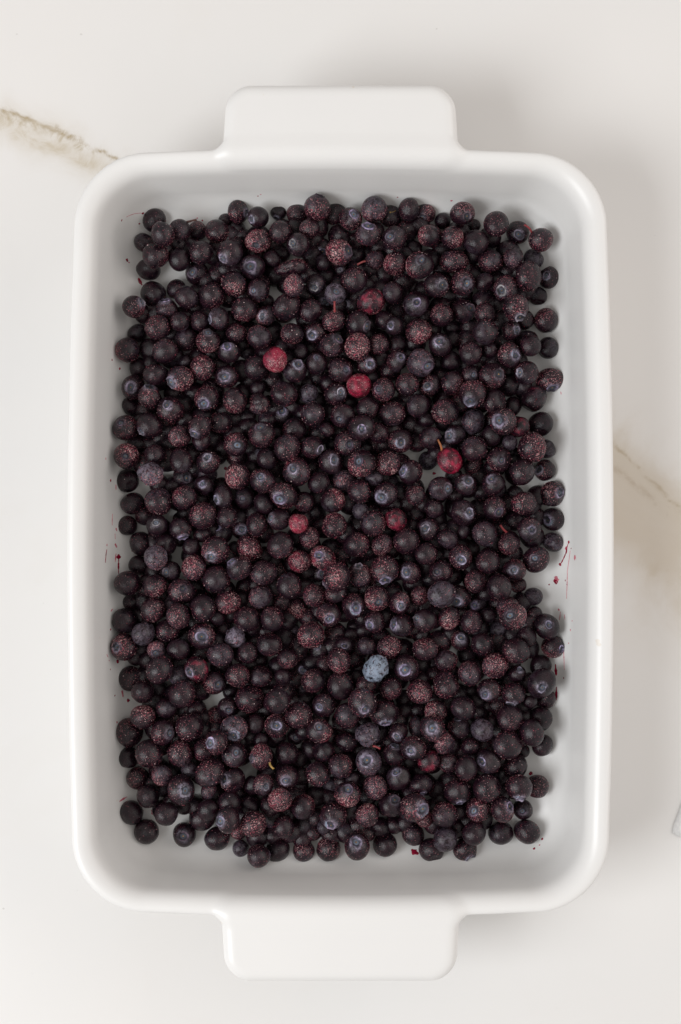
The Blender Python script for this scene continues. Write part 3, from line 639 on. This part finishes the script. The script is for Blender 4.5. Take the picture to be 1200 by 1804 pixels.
def build_berry(i):
    """vertices of the skin, crown and ice of berry i about its own centre, in metres"""
    b = B[i]; r = rad[i]
    if b['crown'] is not None:
        cx_, cy_ = b['crown']; l = math.hypot(cx_, cy_)
        if l > .97: cx_, cy_ = cx_ / l * .97, cy_ / l * .97; l = .97
        # the view is nearly straight down; the camera sees a little of the outer side of far berries
        d = np.array([cx_, cy_, math.sqrt(1 - l * l)])
    else:
        d = rng.normal(size=3); d[2] = -abs(d[2]) * 1.2 - .3
    b['dir'] = d / np.linalg.norm(d)
    Mb = basis(d)
    obl = rng.uniform(.88, .98)
    dv = rng.normal(size=3); dv /= np.linalg.norm(dv); dent = rng.choice([0, .06, .12, .18, .22])
    cs = rng.uniform(.72, 1.18); rimv = b['rim'] * rng.uniform(.35, 1.1)
    if abs(dv[2]) > .8: dent = 0
    st = rng.bit_generator.state
    def shape(D, T, P, crater):
        rng.bit_generator.state = st
        o = 1.035 + waves(D, 1.8, .042, 5) + waves(D, 4.5, .018, 5) + waves(D, 11, .005, 5) - dent * np.exp(-((1 - D @ dv) / .10) ** 2)
        if b['rough']:
            w = waves(D, 4.0, 1.0, 5) + waves(D, 9.0, .25, 4); o += -.06 + .13 * np.exp(-(np.abs(w) / .30)) - .09 * np.exp(-((w - .8) / .25) ** 2) + waves(D, 3.0, .05, 4) + waves(D, 12.0, .02, 5)
        if b['torn']: o += waves(D, 8.0, .012, 4)
        o *= 1 - (1 - obl) * np.cos(T) ** 2
        if crater: o -= .20 * np.exp(-(T / .30 / cs) ** 4)
        o += .035 * np.exp(-((T - .46 * cs) / .10) ** 2)
        o -= .05 * np.exp(-((math.pi - T) / .22) ** 2)            # stem scar
        return o
    sh = shape(BD, BT, BP, True)
    sv = BD * sh[:, None]
    CDs = np.stack([np.sin(CT * cs) * np.cos(CP), np.sin(CT * cs) * np.sin(CP), np.cos(CT * cs)], 1)
    rim = shape(CDs, CT * cs, CP, False)
    lob = np.cos(5 * CP + rng.uniform(0, 6.28)) * .5 + .5
    rag = waves(CD, 22, 1.0, 5)
    prof = np.interp(CT, [0, .045, .09, .14, .20, .255, .30, .335, .37, .41, .46],
                     [.93, .915, .90, .905, .895, .90, .955, 1.03, 1.05, 1.02, .975])
    up = np.exp(-((CT - .35) / .05) ** 2)
    hgt = rng.uniform(.3, 1.0) + b['torn'] * .5
    cr = rim * prof + up * hgt * (.075 * lob * lob + .020 * rag - .015)
    if b['torn']: cr += waves(CD, 14, .03, 5) * np.exp(-((CT - .3) / .12) ** 2)
    ct_w = 1 + up * .20 * (lob - .5) + .10 * np.cos(2 * CP + rng.uniform(0, 6.28)) * (CT > 0)                               # lobes lean outwards
    cd = np.stack([CDs[:, 0] * ct_w, CDs[:, 1] * ct_w, CDs[:, 2]], 1)
    cv = cd * cr[:, None]
    big = rng.uniform(.9, 1.25)
    # tints of the crown
    lip = np.array([.40, .37, .50]) if b['rim'] > .5 else np.array([.16, .12, .16])
    lip = lip * rng.uniform(.55, 1.35) * np.array([1, rng.uniform(.85, 1.0), rng.uniform(.85, 1.05)])
    if b['torn']: lip = np.array([.42, .40, .42])
    disc = np.array([.085, .10, .13]) * rng.uniform(.5, 1.9)
    keyt = np.array([0, .045, .09, .14, .20, .255, .30, .335, .37, .41, .46])
    dot = np.array([.42, .24, .10]) * rng.uniform(.4, 1.1)
    kc = np.array([dot, dot * .8, disc * .6, disc * 1.25, disc, disc * .7, lip * .35, lip * .75, lip, lip * .85, lip * .6])
    tc = np.stack([np.interp(CT, keyt, kc[:, a]) for a in range(3)], 1)
    a1, a2, a3 = rng.uniform(0, 6.28, 3)
    patch = np.clip(.62 + .38 * np.cos(CP + a1) + .26 * np.cos(2 * CP + a2) + .14 * np.cos(5 * CP + a3), .10, 1.25)
    patch = np.where(CT > .27, patch, .8 + .2 * patch)
    tc *= (np.clip(1 + rag * .30, .25, 1.7) * patch)[:, None]
    tc = np.concatenate([np.clip(tc, .004, 1), np.ones((len(tc), 1))], 1)
    # tone of the skin: frost, red, bloom
    blm = b['bloom'] + rimv * np.exp(-(np.maximum(BT - .50 * cs, 0) / rng.uniform(.07, .17)) ** 2) * np.clip(.75 + waves(BD, 3.5, .6, 3), 0, 1.3) + .015 + np.clip(waves(BD, 2.5, .10, 3) - .05, 0, .2)
    frp = np.clip(b['fr'] * (1 + waves(BD, 2.0, .75, 3)), 0, 1.25)
    tone = np.stack([frp, np.full(len(BT), b['red']), blm, np.ones(len(BT))], 1)
    place = BD + rng.uniform(-40, 40, 3)
    # squash and turn
    sv, cv = sv @ Mb.T, cv @ Mb.T
    sq = basis(rng.normal(size=3)); sq = sq @ np.diag(rng.uniform(.90, 1.06, 3)) @ sq.T
    if b['e']:
        an = math.radians(b['e'][2]); c, s = math.cos(an), math.sin(an)
        Rz = np.array([[c, -s, 0], [s, c, 0], [0, 0, 1]])
        sq = Rz @ np.diag([b['e'][0], b['e'][1], .95]) @ Rz.T
    sv, cv = sv @ sq.T * r, cv @ sq.T * r
    # ice crystals and juice grains clinging to the skin
    nfr = int(b['fr'] ** 1.1 * 270 * (r / .0058) ** 2) + int(rng.integers(2, 8))
    pick = rng.normal(size=(nfr, 3)); pick /= np.linalg.norm(pick, axis=1, keepdims=True)
    pick = pick[pick @ np.linalg.inv(Mb).T[:, 2] < 2]
    pick = pick[waves(pick, 2.2, 1.2, 4) + rng.normal(size=len(pick)) * .35 > -.1]
    fv, ff, fc = [], [], []
    if len(pick):
        near = np.argmax(pick @ BD.T, axis=1)
        pr = sh[near] - .004
        for q in range(len(pick)):
            dq = pick[q]; s = rng.uniform(.019, .047) * (1.5 if rng.random() < .08 else 1)
            if dq[2] > .90: continue
            b3 = basis(dq)
            base = len(fv)
            for k in range(4):
                a = k * 1.571 + rng.uniform(-.3, .3)
                fv.append(dq * pr[q] + (b3[:, 0] * math.cos(a) + b3[:, 1] * math.sin(a)) * s * rng.uniform(.6, 1.2))
            fv.append(dq * (pr[q] + s * rng.uniform(.3, .9)))
            ff += [(base + k, base + (k + 1) % 4, base + 4) for k in range(4)]
            u = rng.random()
            if b['red'] > .6: cc = np.array([.40, .10, .12]) if u < .6 else np.array([.62, .40, .38])
            else: cc = np.array([.26, .03, .055]) if u < .44 else (np.array([.44, .13, .16]) if u < .80 else np.array([.66, .48, .48]))
            cc = cc * rng.uniform(.6, 1.15)
            fc += [(*cc, 1)] * 5
        if fv: fv = np.array(fv) @ Mb.T @ sq.T * r
    return sv, place, tone, cv, tc, fv, ff, fc

def tube(a, b, r0, r1, bend, name, m, parent, end=1.35):
    a, b = np.array(a), np.array(b); v, f = [], []
    ax = b - a; L = np.linalg.norm(ax); ax = ax / L
    s = np.cross(ax, [0, 0, 1.0]); s /= np.linalg.norm(s) + 1e-9; u = np.cross(s, ax)
    K, n = 7, 8
    for i in range(K):
        t = i / (K - 1); c = a + ax * L * t + s * bend * L * math.sin(t * math.pi) + u * L * .06 * math.sin(t * math.pi)
        rr = r0 + (r1 - r0) * t
        if i == K - 1: rr *= end
        for k in range(n):
            q = k * 2 * math.pi / n
            v.append(c + (s * math.cos(q) + u * math.sin(q)) * rr * (1 + .12 * math.sin(3 * q + i)))
    for i in range(K - 1):
        for k in range(n): f.append((i * n + k, i * n + (k + 1) % n, (i + 1) * n + (k + 1) % n, (i + 1) * n + k))
    f += [tuple(range(n))[::-1], tuple((K - 1) * n + k for k in range(n))]
    return mesh_obj(name, v, f, m, parent)

UNIQUE = {(486, 635): 'bright red berry with pink glow, reddest in the pile, dusted with frost',
          (634, 680): 'smooth crimson round berry with fine pale frost, touching crown-up dark berries',
          (527, 924): 'small raspberry red berry crusted with frost',
          (792, 811): 'dark cherry red berry with a long orange stem',
          (696, 916): 'wine red berry with dull skin, lying lower among black ones',
          (526, 990): 'mottled red and purple frosted berry beside a purple berry with pale crown',
          (566, 982): 'purple red berry with pale torn crown ring and frost',
          (344, 1180): 'wine red smooth berry with lavender bloom around its crown',
          (664, 1175): 'shrivelled pale blue berry, the palest blue one in the pile',
          (417, 1122): 'crumpled blue grey berry with frost in its creases',
          (267, 831): 'dark berry with broken lavender bloom over its bumpy skin',
          (648, 1342): 'berry wrapped in pale lavender bloom with wide round crown',
          (516, 469): 'flattened wrinkled berry with thick pink frost',
          (650, 1298): 'dented lavender grey berry with a short red stem',
          (491, 1406): 'berry coated all over in the thickest pale pink frost',
          (650, 532): 'dark berry with a red blush and thick frost on top',
          (289, 721): 'dark berry with star shaped crown and frosted lower side',
          (762, 1285): 'plum purple berry with open star shaped crown',
          (335, 399): '', }
UNIQUE.pop((335, 399))
STEMW = {'k': 'dark brown', 'y': 'yellow', 'p': 'pink', 'r': 'red', 'o': 'orange'}
GROUP = 'frozen blueberries in the white dish'
def describe(i):
    b = B[i]
    for (x, y), t in UNIQUE.items():
        if math.hypot(b['px'] - x, b['py'] - y) < 9: return t
    size = 'large' if b['r'] > 23.2 else ('small' if b['r'] < 19.6 else 'mid-sized')
    fr = b['fr'] * 9
    ice = 'bare skin' if fr < 1.5 else 'sparse red specks' if fr < 3.5 else 'scattered frost' if fr < 5.5 else 'dense frost'
    if b['crown'] is None: cr = 'crown hidden'
    else:
        l = math.hypot(*b['crown'])
        cr = 'crown facing up' if l < .38 else 'crown tilted' if l < .72 else 'crown sideways'
        if b['rim'] > .5: cr = 'pale ' + cr
    if b['stem']: return '%s dark blueberry with a short %s stem, %s' % (size, STEMW[b['stem'][2]], ice)
    hue = 'reddish' if b['red'] > .28 else 'lavender clouded' if b['bloom'] > .15 else 'black'
    if b['rough']: hue = 'wrinkled ' + hue
    return '%s %s blueberry, %s, %s, %s' % (size, hue, ice, cr, whereabouts(i))
SHORT = {}
for (x, y), t in UNIQUE.items():
    k_ = int(np.argmin([math.hypot(q['px'] - x, q['py'] - y) for q in B]))
    SHORT[k_] = {486: 'touching the brightest red berry', 634: 'touching the smooth crimson berry', 527: 'touching the small raspberry red berry', 792: 'touching the orange-stemmed berry',
                 696: 'touching the dull wine-red berry', 664: 'touching the shrivelled pale-blue berry', 417: 'touching the crumpled blue-grey berry', 267: 'touching the bumpy lavender berry',
                 648: 'touching the lavender-wrapped berry', 491: 'touching the thickest-frosted berry', 762: 'touching the plum-purple star berry', 289: 'touching the dark star-crowned berry',
                 344: 'touching the wine-red crowned berry', 516: 'touching the flattened wrinkled berry'}.get(x)
def whereabouts(i):
    b = B[i]
    d = np.hypot(pxy[:, 0] - b['px'], pxy[:, 1] - b['py'])
    for k_, t in SHORT.items():
        if t and k_ != i and d[k_] < 50: return t
    for k_ in np.nonzero(d < 48)[0]:
        if k_ != i and B[k_]['stem']: return 'touching a %s-stemmed berry' % STEMW[B[k_]['stem'][2]]
    if min(math.hypot(b['px'] - g[0], b['py'] - g[1]) - g[2] for g in GAPS) < 24: return 'beside a bare gap'
    sel = (d < 75) & (d > 1)
    a = np.sort(np.arctan2(pxy[sel, 1] - b['py'], pxy[sel, 0] - b['px']))
    gap = np.max(np.diff(np.append(a, a[0] + 2 * math.pi)))
    if gap > 2.6: return "at the pile's corner"
    if gap > 1.7: return "on the pile's edge"
    near = [k_ for k_ in np.nonzero(sel & (d < 50))[0] if B[k_]['crown'] is not None and math.hypot(*B[k_]['crown']) < .38]
    hs = sum(B[k_]['fr'] > .62 for k_ in np.nonzero(sel & (d < 50))[0] if B[k_]['listed'])
    if near: return 'touching %s crown-up %s' % ({1: 'one', 2: 'two', 3: 'three'}.get(len(near), 'several'), 'berry' if len(near) == 1 else 'berries')
    if hs: return 'touching %s densely frosted %s' % ({1: 'one', 2: 'two', 3: 'three'}.get(hs, 'several'), 'berry' if hs == 1 else 'berries')
    return {2: 'atop the pile', 1: 'mid pile', 0: 'low in the pile', -1: 'low in the pile'}[b['lev']]

rest = dict(v=[], f=[], m=[], place=[], tone=[], tint=[], n=0)
def add_rest(v, f, mat, place=None, tone=None, tint=None):
    if len(v) == 0: return
    b0 = rest['n']; k = len(v)
    rest['v'].append(np.asarray(v)); rest['f'] += [tuple(q + b0 for q in w) for w in f]; rest['m'] += [mat] * len(f)
    rest['place'].append(place if place is not None else np.zeros((k, 3)))
    rest['tone'].append(tone if tone is not None else np.zeros((k, 4)))
    rest['tint'].append(np.asarray(tint) if tint is not None else np.zeros((k, 4)))
    rest['n'] += k

for i in range(nb):
    sv, place, tone, cv, tc, fv, ff, fc = build_berry(i)
    b = B[i]
    if i in single:
        o = mesh_obj('blueberry', sv, BF, M_SKIN, attrs={'place': ('FLOAT_VECTOR', place), 'tone': ('FLOAT_COLOR', tone)})
        o.location = pos[i]
        tag(o, describe(i), 'blueberry', GROUP)
        if b['crown'] is not None or b['dir'][2] > -.2:
            mesh_obj('crown', cv, CF, M_CROWN, o, attrs={'tint': ('FLOAT_COLOR', tc)})
        if len(fv):
            fo = mesh_obj('frost', fv, ff, M_FROST, o, smooth=False, attrs={'tint': ('FLOAT_COLOR', fc)})
            fo['kind'] = 'stuff'
        if b['stem']:
            (x0, y0), (x1, y1), ck = b['stem']
            a0 = np.array([(x0 - b['px']), -(y0 - b['py'])]) * S0; a1 = np.array([(x1 - b['px']), -(y1 - b['py'])]) * S0
            l0 = min(np.hypot(*a0), rad[i] * .97); a0 = a0 / np.hypot(*a0) * l0
            zz = math.sqrt(max(rad[i] ** 2 - l0 ** 2, 0)) * .9
            tube((*a0 * .93, zz * .9), (*a1, zz + .001), .00055, .00042, rng.uniform(-.12, .12), 'stem', STEM[ck], o)
    else:
        add_rest(sv + pos[i], BF, 0, place=place, tone=tone)
        if b['crown'] is not None: add_rest(cv + pos[i], CF, 1, tint=tc)
        if len(fv) and area[i] > 25: add_rest(fv + pos[i], ff, 2, tint=fc)
ro = mesh_obj('blueberries', np.vstack(rest['v']), rest['f'], [M_SKIN, M_CROWN, M_FROST], midx=rest['m'],
              attrs={'place': ('FLOAT_VECTOR', np.vstack(rest['place'])), 'tone': ('FLOAT_COLOR', np.vstack(rest['tone'])),
                     'tint': ('FLOAT_COLOR', np.vstack(rest['tint']))})
tag(ro, 'mass of half hidden dark blueberries filling the gaps of the pile', 'blueberries', kind='stuff')

# ------------------------------------------------------------------ juice on the glaze
def hit(px, py):
    """where the line of sight through a photo pixel meets the dish, in dish space"""
    d = ray_dir(px, py); d = d / np.linalg.norm(d)
    p = CAM + d * 0.55 - np.array([DC[0], DC[1], 0.0005])
    for _ in range(160):
        s = float(dish_sdf(*p))
        if abs(s) < 2e-6: break
        p = p + d * s * .8
    return p

def stain(pts, wid, m):
    """a film of juice with uneven edge along a few photo pixels, laid on the glaze"""
    C = np.array([hit(*q) for q in pts])
    if len(C) == 1: C = np.vstack([C, C + 1e-5])
    seg = np.linalg.norm(np.diff(C, axis=0), axis=1); L = np.concatenate([[0], np.cumsum(seg)])
    K = max(7, min(22, int(L[-1] / .0006)))
    t = np.linspace(0, L[-1], K)
    P = np.stack([np.interp(t, L, C[:, a]) for a in range(3)], 1)
    if L[-1] < .0008:          # a drop
        g = sdf_grad(P[:1])[0]; b3 = basis(g); v = [P[0] + g * wid * .35]; n = 12
        rr = [rng.uniform(.75, 1.2) for _ in range(n)]
        for s_, h in ((.6, .28), (1.0, .02)):
            for k in range(n):
                a = k * 6.2832 / n
                v.append(P[0] + (b3[:, 0] * math.cos(a) * 1.15 + b3[:, 1] * math.sin(a)) * wid * s_ * rr[k] + g * wid * h)
        f = [(0, 1 + k, 1 + (k + 1) % n) for k in range(n)] + [(1 + k, 1 + n + k, 1 + n + (k + 1) % n, 1 + (k + 1) % n) for k in range(n)]
    else:
        v, f = [], []
        for i in range(K):
            g = sdf_grad(P[i:i + 1])[0]; q = P[min(i + 1, K - 1)] - P[max(i - 1, 0)]; q /= np.linalg.norm(q)
            s_ = np.cross(g, q); w = wid * (.25 + .75 * math.sin(math.pi * (i + .3) / (K - .4))) * rng.uniform(.45, 1.25)
            P[i] -= g * dish_sdf(*P[i])
            for e, h in ((-1, .00003), (0, .00022), (1, .00003)):
                x = P[i] + s_ * e * w; x = x - sdf_grad(x[None])[0] * dish_sdf(*x); v.append(x + g * h)
        for i in range(K - 1):
            for e in (0, 1): f.append((i * 3 + e, i * 3 + e + 1, i * 3 + e + 4, i * 3 + e + 3))
    return mesh_obj('juice_stain', v, f, m, dish)

def tp(ox, oy, *q): return [(ox + q[i] / 4, oy + q[i + 1] / 4) for i in range(0, len(q), 2)]
D1, D2 = M_JUICE, M_JUICE2
for pts, w, m in [
        (tp(185, 810, 96, 665, 96, 700), .0011, D1), (tp(185, 810, 97, 690, 95, 745, 96, 808), .0004, D1), (tp(185, 810, 78, 660, 72, 720), .00035, D2),
        (tp(185, 810, 12, 632, 6, 680, 2, 725), .0006, D1), (tp(185, 810, 14, 600), .0005, D2), (tp(185, 810, 40, 146), .00055, D1), (tp(185, 810, 76, 175, 78, 212), .0004, D2),
        (tp(185, 810, 122, 140), .0003, D1), (tp(185, 810, 52, 380, 50, 462), .0002, D2), (tp(185, 810, 70, 590, 84, 618), .0006, D2), (tp(185, 810, 76, 480, 84, 502), .0006, D2),
        (tp(185, 810, 200, 636), .0009, D1), (tp(185, 810, 70, 520, 72, 560), .0002, D2),
        (tp(715, 810, 1150, 575, 1135, 620, 1132, 650, 1110, 700, 1086, 745), .0004, D1), (tp(715, 810, 1149, 580), .0006, D1), (tp(715, 810, 1088, 738), .0006, D1),
        (tp(715, 810, 1130, 622), .0007, D2), (tp(715, 810, 1058, 820, 1062, 862), .0013, D2), (tp(715, 810, 1058, 858), .0010, D1), (tp(715, 810, 1160, 640, 1140, 780, 1134, 980), .00025, D2),
        (tp(715, 810, 1010, 880), .0003, D1), (tp(715, 810, 1124, 850), .0003, D1), (tp(715, 810, 1192, 690), .0009, D2), (tp(715, 810, 1165, 625), .0003, D1), (tp(715, 810, 1136, 880), .0003, D1),
        (tp(715, 1050, 1078, 97), .0004, D2), (tp(715, 1050, 1090, 110, 1084, 170), .0003, D2), (tp(715, 1050, 1118, 130, 1122, 165), .0002, D2), (tp(715, 1050, 1148, 333), .0003, D2),
        (tp(715, 1050, 1160, 240), .0004, D2), (tp(715, 1050, 1112, 360, 1118, 520), .0003, D2), (tp(715, 1050, 1112, 577), .0003, D1), (tp(715, 1050, 1172, 175), .0003, D2),
        (tp(715, 1050, 1055, 480, 1060, 560), .0007, D1), (tp(715, 1050, 1062, 640, 1060, 735), .0005, D1),
        (tp(185, 330, 118, 232), .0004, D1), (tp(185, 330, 242, 257), .00035, D1), (tp(185, 330, 155, 512), .0006, D1), (tp(185, 330, 170, 530), .0003, D2), (tp(185, 330, 235, 638, 248, 668, 262, 690), .0007, D1),
        (tp(185, 330, 268, 183), .0005, D1), (tp(185, 330, 262, 180, 205, 186, 150, 208), .00009, D2), (tp(185, 330, 650, 217), .0003, D2), (tp(185, 330, 686, 234), .0003, D1),
        (tp(185, 330, 1078, 62), .0003, D1), (tp(185, 330, 1098, 50), .0003, D2), (tp(185, 330, 250, 960, 248, 1000), .0006, D1),
        (tp(450, 330, 1002, 70), .0003, D1), (tp(715, 330, 322, 94), .0004, D2),
        (tp(715, 1240, 962, 952), .00045, D1), (tp(715, 1240, 904, 1020), .0005, D1), (tp(715, 1240, 942, 995), .0003, D2), (tp(715, 1240, 890, 480, 870, 500), .0009, D1), (tp(715, 1240, 40, 1025, 60, 1045, 90, 1058), .0014, D1),
        (tp(185, 1050, 70, 702), .00035, D1), (tp(185, 1050, 164, 736), .0006, D1), (tp(185, 1050, 120, 665, 128, 712), .0006, D2), (tp(185, 1050, 40, 235), .0004, D1), (tp(185, 1050, 55, 90, 40, 110), .0003, D2),
        (tp(185, 1050, 90, 462), .0007, D1), (tp(185, 1050, 38, 517), .0003, D1), (tp(185, 1050, 12, 410, 20, 430), .0003, D2), (tp(185, 1050, 30, 455), .0003, D2), (tp(185, 1050, 425, 655, 450, 652), .0008, D1), (tp(185, 1050, 820, 770, 830, 745), .0012, D2),
        (tp(185, 570, 50, 256), .0004, D1), (tp(185, 570, 104, 318), .0005, D1), (tp(185, 570, 850, 1020), .0006, D1), (tp(185, 570, 6, 952), .0004, D2),
        (tp(715, 570, 1020, 692), .0005, D1), (tp(715, 570, 990, 690, 980, 735), .0006, D1), (tp(715, 570, 1092, 480, 1096, 500), .0003, D2), (tp(715, 570, 200, 1056), .0006, D1),
        (tp(185, 1240, 100, 690, 155, 655), .0004, D2), (tp(185, 1240, 330, 745, 340, 780), .0008, D2), (tp(185, 1240, 85, 130), .0004, D2)]:
    stain(pts, w * 1.25, m)

# ------------------------------------------------------------------ ribbed cloth corner beside the dish
c0 = at(1179, 1473, 0.0); e1 = np.array([.36, .93, 0]); e2 = np.array([.995, -.06, 0])
nu, nv = 64, 20; v = []; f = []
for side in (1, 0):
    for i in range(nu):
        for j in range(nv):
            u, w = i / (nu - 1) * .075, j / (nv - 1) * .06
            p = c0 + e1 * w * 1.0 + e2 * u
            rib = abs(math.sin((u - w * .10) * 620))
            edge = min(1, min(u, w) / .0025) ** .5
            z = .0008 + (.0004 + .0009 * rib) * edge + .001 * math.sin(u * 60 + .5) ** 2 * edge if side else .0003
            r_ = .0016 * math.exp(-((u) / .003) ** 2 - (w / .003) ** 2)
            v.append((p[0] + r_, p[1] + r_, z))
o = nu * nv
for i in range(nu - 1):
    for j in range(nv - 1):
        a = i * nv + j
        f.append((a, a + nv, a + nv + 1, a + 1)); f.append((o + a, o + a + 1, o + a + nv + 1, o + a + nv))
rim_ = [i * nv for i in range(nu)] + [(nu - 1) * nv + j for j in range(1, nv)] + [i * nv + nv - 1 for i in range(nu - 2, -1, -1)] + [j for j in range(nv - 2, 0, -1)]
for a, b_ in zip(rim_, rim_[1:] + rim_[:1]): f.append((b_, a, a + o, b_ + o))
nap = mesh_obj('napkin', v, f, M_CLOTH)
tag(nap, 'corner of a pale ribbed cloth on the marble beside the dish', 'cloth')
